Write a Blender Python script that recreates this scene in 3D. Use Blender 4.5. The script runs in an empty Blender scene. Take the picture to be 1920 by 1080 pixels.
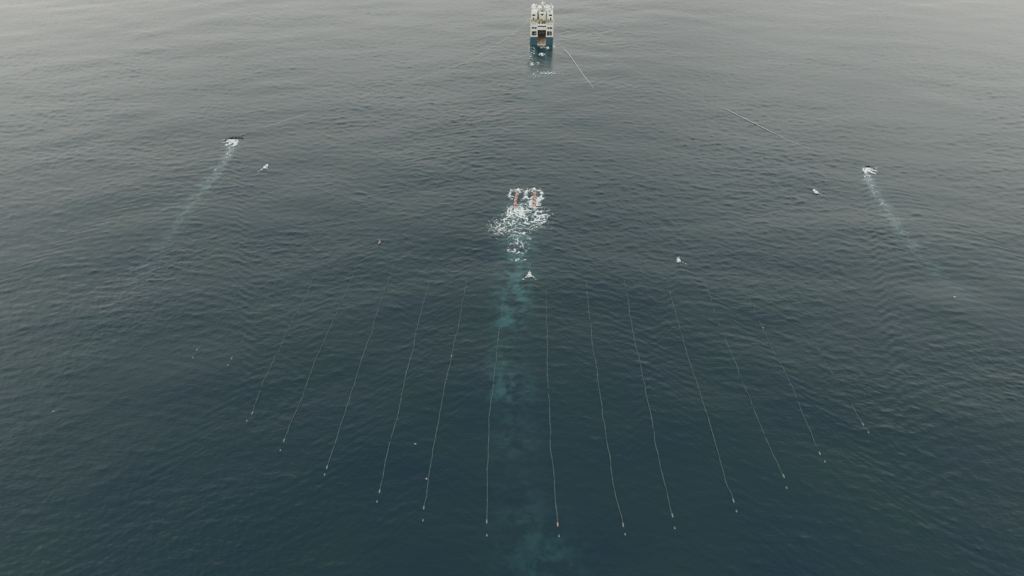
import bpy, bmesh, math, random
import numpy as np
from mathutils import Vector, Matrix

random.seed(7)
RNG = np.random.RandomState(11)
scene = bpy.context.scene
COL = scene.collection

# ------------------------------------------------------------------ camera
CAM_H = 120.0
PITCH = 35.0
F_PX = 1297.0                     # focal length in pixels of the 1920 px wide photograph
cam_d = bpy.data.cameras.new('camera')
cam_d.sensor_width = 36.0
cam_d.lens = 36.0 * F_PX / 1920.0
cam_d.clip_start = 0.5
cam_d.clip_end = 40000.0
cam = bpy.data.objects.new('camera', cam_d)
COL.objects.link(cam)
cam.location = (0, 0, CAM_H)
cam.rotation_euler = (math.radians(90 - PITCH), 0, 0)
scene.camera = cam

# ------------------------------------------------------------------ sky
SUN_ELEV, SUN_AZ = 48.0, 205.0    # behind the drone, veiled by cloud
world = bpy.data.worlds.new('World')
scene.world = world
world.use_nodes = True
wt = world.node_tree
for n in list(wt.nodes):
    wt.nodes.remove(n)
W = wt.nodes.new
out = W('ShaderNodeOutputWorld')
bg = W('ShaderNodeBackground')
bg.inputs['Strength'].default_value = 0.1
sky = W('ShaderNodeTexSky')
sky.sky_type = 'NISHITA'
sky.sun_disc = False
sky.sun_elevation = math.radians(SUN_ELEV)
sky.sun_rotation = math.radians(SUN_AZ)
sky.air_density = 1.0
sky.dust_density = 3.0
tc = W('ShaderNodeTexCoord')
sep = W('ShaderNodeSeparateXYZ')
wt.links.new(tc.outputs['Generated'], sep.inputs[0])
ramp = W('ShaderNodeValToRGB')     # cloud deck: warm and bright low down, greyer overhead
cr = ramp.color_ramp
cr.interpolation = 'EASE'
cr.elements[0].position = 0.0
cr.elements[0].color = (0.62, 0.595, 0.555, 1)
cr.elements[1].position = 1.0
cr.elements[1].color = (0.26, 0.30, 0.32, 1)
for pos, c in ((0.16, (0.70, 0.67, 0.62)), (0.30, (0.86, 0.86, 0.79)), (0.47, (0.82, 0.88, 0.81)), (0.69, (0.45, 0.485, 0.48))):
    e = cr.elements.new(pos)
    e.color = (*c, 1)
wt.links.new(sep.outputs['Z'], ramp.inputs[0])
cn = W('ShaderNodeTexNoise')
cn.inputs['Scale'].default_value = 3.0
cn.inputs['Detail'].default_value = 4.0
cmap = W('ShaderNodeMapping')
cmap.inputs['Scale'].default_value = (1, 1, 2.6)
wt.links.new(tc.outputs['Generated'], cmap.inputs[0])
wt.links.new(cmap.outputs[0], cn.inputs['Vector'])
cmr = W('ShaderNodeMapRange')
cmr.inputs['From Min'].default_value = 0.3
cmr.inputs['From Max'].default_value = 0.7
cmr.inputs['To Min'].default_value = 0.80
cmr.inputs['To Max'].default_value = 1.20
wt.links.new(cn.outputs['Fac'], cmr.inputs['Value'])
SKY_GAIN = 18.5
g1 = W('ShaderNodeMath'); g1.operation = 'MULTIPLY'; g1.inputs[1].default_value = SKY_GAIN
wt.links.new(cmr.outputs[0], g1.inputs[0])
# the deck thins out towards both sides of the course: brighter there
sq = W('ShaderNodeMath'); sq.operation = 'MULTIPLY'
wt.links.new(sep.outputs['X'], sq.inputs[0]); wt.links.new(sep.outputs['X'], sq.inputs[1])
sa = W('ShaderNodeMath'); sa.operation = 'MULTIPLY_ADD'
sa.inputs[1].default_value = 0.28; sa.inputs[2].default_value = 0.96
wt.links.new(sq.outputs[0], sa.inputs[0])
g2 = W('ShaderNodeMath'); g2.operation = 'MULTIPLY'
wt.links.new(g1.outputs[0], g2.inputs[0]); wt.links.new(sa.outputs[0], g2.inputs[1])
vm = W('ShaderNodeVectorMath'); vm.operation = 'SCALE'
wt.links.new(ramp.outputs[0], vm.inputs[0])
wt.links.new(g2.outputs[0], vm.inputs['Scale'])
mixw = W('ShaderNodeMix'); mixw.data_type = 'RGBA'
mixw.inputs['Factor'].default_value = 0.9      # nearly closed cloud cover over the blue
wt.links.new(sky.outputs[0], mixw.inputs['A'])
wt.links.new(vm.outputs[0], mixw.inputs['B'])
wt.links.new(mixw.outputs['Result'], bg.inputs['Color'])
wt.links.new(bg.outputs[0], out.inputs[0])

sun_d = bpy.data.lights.new('sun', 'SUN')
sun_d.energy = 0.7
sun_d.angle = math.radians(18)
sun_d.color = (1.0, 0.95, 0.88)
sun = bpy.data.objects.new('sun', sun_d)
COL.objects.link(sun)
az = math.radians(SUN_AZ)
el = math.radians(SUN_ELEV)
to_sun = Vector((math.sin(az) * math.cos(el), math.cos(az) * math.cos(el), math.sin(el)))
sun.rotation_euler = to_sun.to_track_quat('Z', 'Y').to_euler()
sun.location = to_sun * 300

scene.view_settings.view_transform = 'Standard'
scene.view_settings.look = 'None'
scene.view_settings.exposure = 0.0
scene.view_settings.gamma = 1.0
scene.cycles.use_denoising = False
scene.cycles.max_bounces = 5
scene.cycles.use_adaptive_sampling = False


# ------------------------------------------------------------------ helpers
def sea(px, py, z=0.0):
    """pixel of the 1920x1080 photograph -> point on the water plane"""
    u = px - 960.0
    v = 540.0 - py
    p = math.radians(PITCH)
    fw = F_PX * math.cos(p) + v * math.sin(p)
    dn = F_PX * math.sin(p) - v * math.cos(p)
    t = (CAM_H - z) / dn
    return (u * t, fw * t)


def tag(o, label=None, cat=None, group=None, kind=None):
    if label: o['label'] = label
    if cat: o['category'] = cat
    if group: o['group'] = group
    if kind: o['kind'] = kind
    return o


def empty(name, loc=(0, 0, 0), rz=0.0, scale=1.0):
    o = bpy.data.objects.new(name, None)
    o.empty_display_size = 1.0
    o.location = loc
    o.rotation_euler = (0, 0, rz)
    o.scale = (scale,) * 3
    COL.objects.link(o)
    return o


def copy_tree(o, parent=None):
    c = o.copy()
    COL.objects.link(c)
    if parent is not None:
        c.parent = parent
    for ch in list(o.children):
        copy_tree(ch, c)
    return c


def mat(name, col, rough=0.5, metal=0.0, var=0.12, scale=1.5, stain=None, stain_amt=0.0, bump=0.0, coord='Object'):
    m = bpy.data.materials.new(name)
    m.use_nodes = True
    nt = m.node_tree
    b = nt.nodes['Principled BSDF']
    b.inputs['Roughness'].default_value = rough
    b.inputs['Metallic'].default_value = metal
    t = nt.nodes.new('ShaderNodeTexCoord')
    n = nt.nodes.new('ShaderNodeTexNoise')
    n.inputs['Scale'].default_value = scale
    n.inputs['Detail'].default_value = 5
    nt.links.new(t.outputs[coord], n.inputs['Vector'])
    mr = nt.nodes.new('ShaderNodeMapRange')
    mr.inputs['From Min'].default_value = 0.3
    mr.inputs['From Max'].default_value = 0.7
    mr.inputs['To Min'].default_value = 1 - var
    mr.inputs['To Max'].default_value = 1 + var * 0.5
    nt.links.new(n.outputs['Fac'], mr.inputs['Value'])
    sc = nt.nodes.new('ShaderNodeVectorMath'); sc.operation = 'SCALE'
    sc.inputs[0].default_value = col[:3]
    nt.links.new(mr.outputs[0], sc.inputs['Scale'])
    last = sc.outputs[0]
    if stain:
        n2 = nt.nodes.new('ShaderNodeTexNoise')
        n2.inputs['Scale'].default_value = 0.9
        n2.inputs['Detail'].default_value = 8
        mp = nt.nodes.new('ShaderNodeMapping')
        mp.inputs['Scale'].default_value = (2.4, 2.4, 0.35)
        nt.links.new(t.outputs[coord], mp.inputs[0])
        nt.links.new(mp.outputs[0], n2.inputs['Vector'])
        r2 = nt.nodes.new('ShaderNodeMapRange')
        r2.inputs['From Min'].default_value = 0.52
        r2.inputs['From Max'].default_value = 0.7
        r2.inputs['To Max'].default_value = stain_amt
        nt.links.new(n2.outputs['Fac'], r2.inputs['Value'])
        mx = nt.nodes.new('ShaderNodeMix'); mx.data_type = 'RGBA'
        nt.links.new(r2.outputs[0], mx.inputs['Factor'])
        nt.links.new(last, mx.inputs['A'])
        mx.inputs['B'].default_value = (*stain, 1)
        last = mx.outputs['Result']
    nt.links.new(last, b.inputs['Base Color'])
    if bump:
        bp = nt.nodes.new('ShaderNodeBump')
        bp.inputs['Strength'].default_value = bump
        bp.inputs['Distance'].default_value = 0.1
        nt.links.new(n.outputs['Fac'], bp.inputs['Height'])
        nt.links.new(bp.outputs[0], b.inputs['Normal'])
    return m


class MB:
    """collects simple solids, then links them as ONE mesh object"""
    def __init__(self):
        self.bm = bmesh.new()

    def box(self, x0, x1, y0, y1, z0, z1, rz=0.0, bevel=0.0):
        bm = self.bm
        v = [bm.verts.new((x, y, z)) for z in (z0, z1) for y in (y0, y1) for x in (x0, x1)]
        fs = [(0, 2, 3, 1), (4, 5, 7, 6), (0, 1, 5, 4), (1, 3, 7, 5), (3, 2, 6, 7), (2, 0, 4, 6)]
        fc = [bm.faces.new([v[i] for i in f]) for f in fs]
        if bevel:
            es = list({e for f in fc for e in f.edges})
            bmesh.ops.bevel(bm, geom=es, offset=bevel, segments=2, affect='EDGES', profile=0.5)
        return self

    def prism(self, pts, axis, a0, a1):
        """polygon pts (u,v) extruded along axis 0/1/2 from a0 to a1"""
        bm = self.bm
        def P(u, v, a):
            return ((a, u, v), (u, a, v), (u, v, a))[axis]
        lo = [bm.verts.new(P(u, v, a0)) for u, v in pts]
        hi = [bm.verts.new(P(u, v, a1)) for u, v in pts]
        n = len(pts)
        f = [bm.faces.new(lo[::-1]), bm.faces.new(hi)]
        for i in range(n):
            f.append(bm.faces.new((lo[i], lo[(i + 1) % n], hi[(i + 1) % n], hi[i])))
        bmesh.ops.recalc_face_normals(bm, faces=f)
        return self

    def tube(self, pts, r, n=8, close=True):
        """round tube through pts; r a number or one radius per point"""
        bm = self.bm
        P = [Vector(p) for p in pts]
        if not hasattr(r, '__len__'):
            r = [r] * len(P)
        rings = []
        up = Vector((0, 0, 1))
        for i, p in enumerate(P):
            d = (P[min(i + 1, len(P) - 1)] - P[max(i - 1, 0)])
            d = d.normalized() if d.length > 1e-9 else Vector((0, 1, 0))
            a = d.cross(up)
            if a.length < 1e-3:
                a = d.cross(Vector((1, 0, 0)))
            a.normalize()
            b = a.cross(d).normalized()
            rings.append([bm.verts.new(p + (a * math.cos(t) + b * math.sin(t)) * r[i])
                          for t in [2 * math.pi * k / n for k in range(n)]])
        fs = []
        for A, B in zip(rings[:-1], rings[1:]):
            for k in range(n):
                fs.append(bm.faces.new((A[k], A[(k + 1) % n], B[(k + 1) % n], B[k])))
        if close:
            fs.append(bm.faces.new(rings[0]))
            fs.append(bm.faces.new(rings[-1][::-1]))
        for f in fs[:-2] if close else fs:
            f.smooth = True
        bmesh.ops.recalc_face_normals(bm, faces=fs)
        return self

    def ball(self, c, r, sx=1, sy=1, sz=1, seg=16):
        m = Matrix.Translation(c) @ Matrix.Diagonal((r * sx, r * sy, r * sz, 1))
        g = bmesh.ops.create_uvsphere(self.bm, u_segments=seg, v_segments=seg // 2, radius=1, matrix=m)
        for v in g['verts']:
            for f in v.link_faces:
                f.smooth = True
        return self

    def ring(self, c, R, r, axis='Y', n=24, m=8):
        pts = []
        for k in range(n + 1):
            t = 2 * math.pi * k / n
            if axis == 'Y': q = (c[0] + R * math.cos(t), c[1], c[2] + R * math.sin(t))
            elif axis == 'X': q = (c[0], c[1] + R * math.cos(t), c[2] + R * math.sin(t))
            else: q = (c[0] + R * math.cos(t), c[1] + R * math.sin(t), c[2])
            pts.append(q)
        return self.tube(pts, r, m)

    def wall(self, x0, x1, z0, z1, y0, y1, holes):
        """wall slab facing -Y with rectangular holes (hx0,hx1,hz0,hz1)"""
        xs = sorted({x0, x1, *[h[0] for h in holes], *[h[1] for h in holes]})
        zs = sorted({z0, z1, *[h[2] for h in holes], *[h[3] for h in holes]})
        for a, b in zip(zs[:-1], zs[1:]):
            run = None
            for c, d in list(zip(xs[:-1], xs[1:])) + [(None, None)]:
                solid = c is not None and not any(h[0] <= c and d <= h[1] and h[2] <= a and b <= h[3] for h in holes)
                if solid:
                    run = (run[0], d) if run else (c, d)
                elif run:
                    self.box(run[0], run[1], y0, y1, a, b)
                    run = None
        return self

    def build(self, name, m, parent=None, loc=None):
        me = bpy.data.meshes.new(name)
        self.bm.to_mesh(me)
        self.bm.free()
        me.materials.append(m)
        o = bpy.data.objects.new(name, me)
        COL.objects.link(o)
        if parent is not None:
            o.parent = parent
        if loc is not None:
            o.location = loc
        return o


def build_each(b, name, m, parent=None):
    """links every separate piece collected in b as a mesh object of its own"""
    left = set(b.bm.verts)
    res = []
    while left:
        seed = left.pop()
        isl, todo = {seed}, [seed]
        while todo:
            for e in todo.pop().link_edges:
                for w in e.verts:
                    if w not in isl:
                        isl.add(w); todo.append(w)
        left -= isl
        nb = MB()
        mp = {v: nb.bm.verts.new(v.co) for v in isl}
        for f in {f for v in isl for f in v.link_faces}:
            nf = nb.bm.faces.new([mp[v] for v in f.verts]); nf.smooth = f.smooth
        res.append(nb.build(name, m, parent))
    b.bm.free()
    return res


# ------------------------------------------------------------------ the sea: height field
G9 = 9.81


def spectrum_tile(L, N, kp, kmax, slope, wind, spread, seed, power=4.0, floor=0.0, kmin=0.0):
    """random sea surface on an L x L metre tile, N x N samples, scaled to an rms slope"""
    rs = np.random.RandomState(seed)
    k1 = 2 * np.pi * np.fft.fftfreq(N, L / N)
    kx, ky = np.meshgrid(k1, k1, indexing='xy')
    k = np.hypot(kx, ky)
    k[0, 0] = 1e9
    th = np.arctan2(ky, kx) - wind
    S = k ** (-power) * np.exp(-1.25 * (kp / k) ** 2) * np.exp(-(k / kmax) ** 2)
    S *= floor + (1 - floor) * np.abs(np.cos(th)) ** spread
    S[k < kmin] = 0
    S[0, 0] = 0
    a = np.sqrt(S) * (rs.randn(N, N) + 1j * rs.randn(N, N))
    h = np.fft.ifft2(a).real
    gy, gx = np.gradient(h, L / N)
    h *= slope / np.sqrt((gx ** 2 + gy ** 2).mean())
    return h.astype(np.float32), L


def sample(tile, x, y, rot=0.0, ox=0.0, oy=0.0):
    h, L = tile
    N = h.shape[0]
    c, s = math.cos(rot), math.sin(rot)
    u = ((x * c + y * s + ox) / L) % 1.0 * N
    v = ((-x * s + y * c + oy) / L) % 1.0 * N
    i0 = np.floor(u).astype(np.int32); j0 = np.floor(v).astype(np.int32)
    fu = (u - i0).astype(np.float32); fv = (v - j0).astype(np.float32)
    i0 %= N; j0 %= N
    i1 = (i0 + 1) % N; j1 = (j0 + 1) % N
    return (h[j0, i0] * (1 - fu) + h[j0, i1] * fu) * (1 - fv) + (h[j1, i0] * (1 - fu) + h[j1, i1] * fu) * fv


WIND = math.radians(82)
T_SWELL = spectrum_tile(900, 512, 2 * np.pi / 60, 2 * np.pi / 18, 0.016, WIND + 0.25, 2, 3)
T_WAVE = spectrum_tile(307, 1024, 2 * np.pi / 6.0, 2 * np.pi / 1.2, 0.047, WIND, 3.0, 5, power=3.8, floor=0.10)
T_CHOP = spectrum_tile(101, 1024, 2 * np.pi / 2.0, 2 * np.pi / 0.6, 0.039, WIND - 0.3, 2.0, 9, power=3.8, floor=0.15)
T_GUST = spectrum_tile(800, 256, 2 * np.pi / 140, 2 * np.pi / 25, 1.0, 0.0, 0, 21, power=3.0, floor=1.0)
T_GUST[0][:] /= T_GUST[0].std()


def sharpen(tile, a):
    """narrow crests and wide troughs"""
    h, L = tile
    sd = h.std()
    g = np.exp(a * h / sd)
    g = (g - g.mean()) / a * sd
    gy, gx = np.gradient(g); hy, hx = np.gradient(h)
    return (g * np.sqrt((hx ** 2 + hy ** 2).mean() / (gx ** 2 + gy ** 2).mean())).astype(np.float32), L


T_WAVE = sharpen(T_WAVE, 0.3)
T_CHOP = sharpen(T_CHOP, 0.3)


# noise tiles in units of 64 cells, unit standard deviation
def noise_tile(seed, beta, N=512, lo=1.0 / 64, hi=0.4):
    rs = np.random.RandomState(seed)
    f1 = np.fft.fftfreq(N)
    fx, fy = np.meshgrid(f1, f1)
    f = np.hypot(fx, fy); f[0, 0] = 1
    S = f ** (-beta) * (f > lo) * np.exp(-(f / hi) ** 2)
    a = np.sqrt(S) * (rs.randn(N, N) + 1j * rs.randn(N, N)); a[0, 0] = 0
    h = np.fft.ifft2(a).real
    return (h / h.std()).astype(np.float32)


N_ROUGH = noise_tile(31, 3.1)
N_ROUGH2 = noise_tile(32, 2.9)
N_CELL = noise_tile(33, 3.4, lo=1.0 / 40, hi=0.12)
N_LACE = noise_tile(34, 2.0, lo=1.0 / 40, hi=0.05)


def noise(arr, x, y, feature):
    """unit-variance noise whose biggest blobs are about `feature` metres"""
    return sample((arr, feature * 8.0), x, y, 0.3, 17.3, 5.1)


V_TOW = 2.35


def kelvin(length, half, step, a, du=0.008, umax=2.4, k0=None):
    k0 = k0 or G9 / V_TOW ** 2
    s = np.arange(0, length, step, dtype=np.float32)
    t = np.arange(-half, half, step, dtype=np.float32)
    S, T = np.meshgrid(s, t, indexing='ij')
    h = np.zeros_like(S)
    for u in np.arange(-umax, umax, du):
        sec2 = 1 + u * u
        amp = math.exp(-(k0 * sec2 * a) ** 2) * du
        if amp < 1e-5:
            continue
        h += amp * np.cos(k0 * math.sqrt(sec2) * (S + T * u) + 0.6)
    # forget the run-in right at the source and outside the wedge
    h *= np.clip(S / 3.0, 0, 1)
    h *= 1 / (1 + np.exp((np.abs(T) - 0.40 * S - 2.2) / 0.8))
    far = np.clip((length - S) / (0.35 * length), 0, 1)
    h *= far
    gs, gt = np.gradient(h, step)
    sl = np.sqrt(gs ** 2 + gt ** 2)
    ref = sl[int(8 / step):int(60 / step)].max()
    return (h / ref).astype(np.float32), length, half, step


KEL_SMALL = kelvin(210.0, 86.0, 0.4, 0.13)
KEL_SHIP = kelvin(250.0, 100.0, 0.6, 0.42)

SHIP_XY = sea(1015.3, 84.5)
PAR_L = sea(437, 262)
PAR_R = sea(1625, 316)
GUN_A = sea(971, 374)
GUN_B = sea(1001, 372)
WAKES = [  # x, y, pattern, strength (slope), heading angle
    (SHIP_XY[0], SHIP_XY[1] + 8, KEL_SHIP, 0.16),
    (PAR_L[0] + 2, PAR_L[1], KEL_SMALL, 0.26),
    (PAR_R[0] - 2, PAR_R[1], KEL_SMALL, 0.26),
    (GUN_A[0], GUN_A[1] + 6, KEL_SMALL, 0.09),
    (GUN_B[0], GUN_B[1] + 6, KEL_SMALL, 0.09),
    (*sea(712, 455), KEL_SMALL, 0.10),
    (*sea(1272, 489), KEL_SMALL, 0.13),
    (*sea(993, 517), KEL_SMALL, 0.08),
    (*sea(499, 315), KEL_SMALL, 0.09),
    (*sea(1530, 361), KEL_SMALL, 0.09),
]


def wake_height(x, y):
    h = np.zeros(x.shape, np.float32)
    for (sx, sy, (arr, length, half, step), amp) in WAKES:
        s = sy - y
        t = x - sx
        ok = (s > 0) & (s < length - 2 * step) & (np.abs(t) < half - 2 * step)
        if not ok.any():
            continue
        fs = s[ok] / step; ft = (t[ok] + half) / step
        i = fs.astype(np.int32); j = ft.astype(np.int32)
        a = (fs - i).astype(np.float32); b = (ft - j).astype(np.float32)
        i2 = np.minimum(i + 1, arr.shape[0] - 1); j2 = np.minimum(j + 1, arr.shape[1] - 1)
        h[ok] += amp * ((arr[i, j] * (1 - b) + arr[i, j2] * b) * (1 - a) + (arr[i2, j] * (1 - b) + arr[i2, j2] * b) * a)
    return h


def calm(x, y):
    """ship's slick: the waves are flattened straight behind the hull"""
    s = SHIP_XY[1] - y
    w = 7.5 + 0.03 * np.maximum(s, 0)
    c = np.exp(-((x - SHIP_XY[0] + 0.02 * s) / w) ** 4) * np.clip(s / 4 + 1, 0, 1) * np.exp(-np.maximum(s, 0) / 140.0)
    return 1 - 0.6 * c


def water_z(x, y, fade=None):
    x = np.asarray(x, np.float64); y = np.asarray(y, np.float64)
    g = sample(T_GUST, x, y)
    r = np.hypot(x, y)
    m = np.clip(1.0 + 0.20 * g, 0.55, 1.5) * calm(x, y)
    m = m * (1.06 - 0.46 / (1 + np.exp((y - 185.0) / 28.0)))      # sleeker water in the lee of the spread
    m = m * (1 + 0.50 / (1 + np.exp((290.0 - y) / 50.0)))      # and a livelier sea out past the paravanes
    h = sample(T_SWELL, x, y)
    h = h + sample(T_WAVE, x, y) * m
    h = h + sample(T_WAVE, x, y, 0.55, 71, 33) * 0.42 * m
    h = h + sample(T_CHOP, x, y, 0.2, 13, 57) * m * np.clip(1.0 + 0.3 * g, 0.3, 1.8) * turbulence(x, y)
    h = h + wake_height(x, y)
    return h


def turbulence(x, y):
    """choppy churned band inside each paravane wake, sleek water just outside it"""
    out = np.ones(x.shape)
    for px, sg in ((PAR_L[0] + 4, 1), (PAR_R[0] - 7, -1)):
        py = PAR_L[1] if sg > 0 else PAR_R[1]
        s = py - y
        t = (x - px) * sg
        on = np.clip(s / 20, 0, 1) * np.clip((230 - s) / 80, 0, 1)
        out += on * (.75 * np.exp(-((t - 6) / 11) ** 2) + .35 * ((t > 0) * np.exp(-t / 45.0)) - .42 * np.exp(-((t + 16) / 13) ** 2))
    return np.clip(out, .3, 2.0)


def wz(x, y):
    return float(water_z(np.array([x]), np.array([y]))[0])


# aerated, milky-turquoise water behind guns and paravanes
AER = []
def aer_path(pts, w0, w1, a0, a1):
    P = [sea(*p) for p in pts]
    AER.append((P, w0, w1, a0, a1))


aer_path([(975, 390), (976, 420), (972, 470), (966, 530), (963, 575), (955, 605)], 6.5, 5.0, 0.55, 0.40)
aer_path([(952, 605), (946, 650), (944, 695), (952, 730)], 3.5, 6.0, 0.08, 0.32)
aer_path([(952, 730), (962, 790), (966, 830)], 4.5, 5.5, 0.03, 0.16)
aer_path([(966, 850), (985, 960), (1015, 1050)], 5.0, 8.0, 0.03, 0.16)
aer_path([(440, 266), (418, 305), (395, 335), (350, 395), (300, 470), (250, 540)], 2.2, 4.0, 0.42, 0.03)
aer_path([(1624, 318), (1640, 360), (1665, 405), (1700, 450), (1785, 535), (1850, 610)], 2.2, 4.0, 0.42, 0.03)
aer_path([(1014, 88), (1011, 130), (1006, 190), (1000, 240)], 7.0, 8.0, 0.36, 0.06)


def aeration(x, y):
    a = np.zeros(x.shape, np.float32)
    for P, w0, w1, a0, a1 in AER:
        n = len(P) - 1
        best = np.zeros(x.shape, np.float32)
        lo = np.min(P, axis=0) - 25; hi = np.max(P, axis=0) + 25
        ok = (x > lo[0]) & (x < hi[0]) & (y > lo[1]) & (y < hi[1])
        if not ok.any():
            continue
        xx, yy = x[ok], y[ok]
        b = np.zeros(xx.shape)
        for i in range(n):
            p = np.array(P[i]); d = np.array(P[i + 1]) - p
            t = np.clip(((xx - p[0]) * d[0] + (yy - p[1]) * d[1]) / (d @ d), 0, 1)
            q = (i + t) / n
            dist = np.hypot(xx - p[0] - t * d[0], yy - p[1] - t * d[1])
            w = w0 + (w1 - w0) * q
            b = np.maximum(b, np.exp(-(dist / w) ** 2 * 1.1) * (a0 + (a1 - a0) * q))
        nz = 0.62 + 0.48 * noise(N_ROUGH, xx, yy, 11.0) + 0.22 * noise(N_ROUGH2, xx, yy, 3.5)
        best[ok] = b * np.clip(nz, 0.0, 1.6)
        a = np.maximum(a, best)
    return a


# ------------------------------------------------------------------ foam density fields
def path_dist(X, Y, P):
    """distance to a polyline and fraction along it"""
    P = [np.array(p) for p in P]
    best = np.full(X.shape, 1e9); fr = np.zeros(X.shape)
    n = len(P) - 1
    for i in range(n):
        d = P[i + 1] - P[i]
        t = np.clip(((X - P[i][0]) * d[0] + (Y - P[i][1]) * d[1]) / (d @ d), 0, 1)
        dist = np.hypot(X - P[i][0] - t * d[0], Y - P[i][1] - t * d[1])
        m = dist < best
        best[m] = dist[m]; fr[m] = ((i + t) / n)[m]
    return best, fr


def lace(X, Y, cell):
    """filament noise: 1 on the walls of foam cells, falling to 0 inside them"""
    wx = .16 * cell * noise(N_LACE, X, Y, cell * 2.2); wy = .16 * cell * noise(N_LACE, X + 71, Y + 13, cell * 2.2)
    a = np.abs(noise(N_LACE, X + wx, Y + wy, cell))
    b = np.abs(noise(N_LACE, X + 311 - wy, Y - 97 + wx, cell * .6))
    return 1.0 - np.minimum(a * 1.3, b * 1.0 + .12)


def sd_ell(X, Y, c, rx, ry):
    return np.hypot((X - c[0]) / rx, (Y - c[1]) / ry)


GUNS = (((971.5, 360), (966, 393), (971, 366)), ((1001.5, 359), (1000, 390), (1001, 366)))


def dens_guns(X, Y):
    d = np.full(X.shape, -1.0)
    rough = noise(N_ROUGH, X, Y, 6.0); fine = noise(N_ROUGH2, X, Y, 2.2)
    lc = lace(X, Y, 13.0)
    for k, (_, _, px) in enumerate(GUNS):
        c = np.array(sea(*px))
        # thin bow ring, open at the back
        q = sd_ell(X, Y, c, 3.1, 4.6)
        ring = .72 - np.abs(q - 1 - .10 * rough) / (.24 if k else .17)
        ring -= np.clip((c[1] - 2.5 - Y) / 3, 0, 3)
        ring += .30 * fine + (lc - .72) * .8
        d = np.maximum(d, ring)
        qn = sd_ell(X, Y, c + np.array([.1, 2.2]), 1.1, 1.7)
        d = np.maximum(d, .75 - qn * 1.05 + .3 * fine)
    # white boiling fans: left one behind its float, right one along its float
    for px, rx, ry, amt in (((970, 397), 3.3, 4.2, 1.0), ((957, 401), 2.0, 2.2, .5), ((1004, 380), 2.4, 4.8, .95), ((1001, 388), 1.8, 2.4, .7)):
        c = np.array(sea(*px))
        q = sd_ell(X, Y, c, rx * (1 + .14 * rough), ry)
        d = np.maximum(d, amt * (1 - q ** 2) + .16 * fine + (lc - .62) * 1.0)
    # lacy plume
    P = [sea(*p) for p in ((984, 396), (983, 410), (977, 430), (974, 452), (970, 482))]
    dist, fr = path_dist(X, Y, P)
    w = 5.6 + 2.0 * np.sin(np.clip(fr * 2.0, 0, 1) * math.pi) - 2.2 * fr
    prof = 1 - (dist / w) ** 2
    dens = (lc - (.70 + .26 * fr)) * 2.6 + .40 * (prof - .45) + .22 * rough + .06 * fine
    d = np.maximum(d, np.where(prof > 0, dens, -1))
    # separate clumps: left curl and right curl
    for px, rx, ry in (((940, 425), 2.4, 4.0), ((954, 416), 2.6, 3.4), ((1003, 408), 3.2, 4.2), ((1012, 402), 2.2, 3.2)):
        q = sd_ell(X, Y, np.array(sea(*px)), rx, ry)
        d = np.maximum(d, (lc - .72) * 2.6 + .60 * (1 - q) + .06 * fine)
    P2 = np.array(sea(978, 420))
    d -= np.clip(sd_ell(X, Y, P2, 16, 44) - 1, 0, 2) * 3
    return d


def dens_par(P, trail, s, size):
    def f(X, Y):
        rough = noise(N_ROUGH, X, Y, 5.0); fine = noise(N_ROUGH2, X, Y, 1.6)
        lx = (X - P[0]) * (-s) / size; ly = (Y - P[1]) / size      # lx: towards the ship's track
        # fan: streaks thrown outward and back from the foil
        ox = -(lx - 1.6); oy = -(ly - .6)                        # outward, aft
        r = np.hypot(ox, oy * .8); th = np.arctan2(oy, ox)
        streak = np.sin(th * 11 + .6 + .5 * rough)
        lim = 5.0 * (1 + .30 * streak) * (1 + .12 * rough)
        fan = 1.0 - (r / lim) ** 2 + .22 * fine - .14 * (1 - streak) * (r / 4)
        fan = np.where((th > .02) & (th < 2.1), fan, fan - 1.2)
        core = .95 - sd_ell(X, Y, (P[0] - s * 1.2 * size, P[1] - 1.8 * size), 1.5 * size, 2.4 * size) ** 2 + .25 * fine
        d = np.maximum(fan, core)
        dist, fr = path_dist(X, Y, [sea(*p) for p in trail])
        w = 1.3 + 1.5 * fr
        lc = lace(X, Y, 6.0)
        tr = (lc - (.72 + .62 * fr ** .6)) * 2.2 + .7 * (1 - (dist / w) ** 2) - .25 + .34 * rough + .16 * fine
        tr = np.where(dist < w * 1.6, tr, -1)
        return np.maximum(d, tr)
    return f


trL = [(439, 268), (434, 280), (426, 296), (413, 314), (401, 330), (380, 352)]
trR = [(1624, 322), (1629, 340), (1640, 360), (1652, 380), (1668, 405), (1692, 440)]


def dens_ship(X, Y):
    lx = X - SHIP_XY[0]; s = SHIP_XY[1] - Y
    fine = noise(N_ROUGH2, X, Y * .6, 2.4); rough = noise(N_ROUGH, X, Y * .5, 8.0)
    lc = lace(X, Y * .5, 7.0)
    d = np.full(X.shape, -1.0)
    for cx, cs, rx, ry, a in ((-.4, 20, 2.2, 2.6, .42), (-6.6, 37, 1.0, 3.0, .6), (-3.2, 36, .8, 2.2, .2), (0.8, 54, 5.0, 2.4, .25), (-3, 57, 3.0, 2.0, .2),
                              (-4.6, 10, .5, 7.5, .25), (-6.6, 20, .7, 7, .05), (3.4, 7, 1.2, 3, .25), (.8, 5, 1.5, 2, .2)):
        d = np.maximum(d, a * (1 - sd_ell(lx, s, (cx, cs), rx, ry) ** 2) + .34 * fine + .10 * rough + (lc - .8) * .9 - .12)
    side = .40 - np.abs(lx - 7.4) / .9 + .35 * fine
    side = np.where((s < 6) & (s > -10), side, -1)
    d = np.maximum(d, side)
    return d


FILM = []


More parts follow.
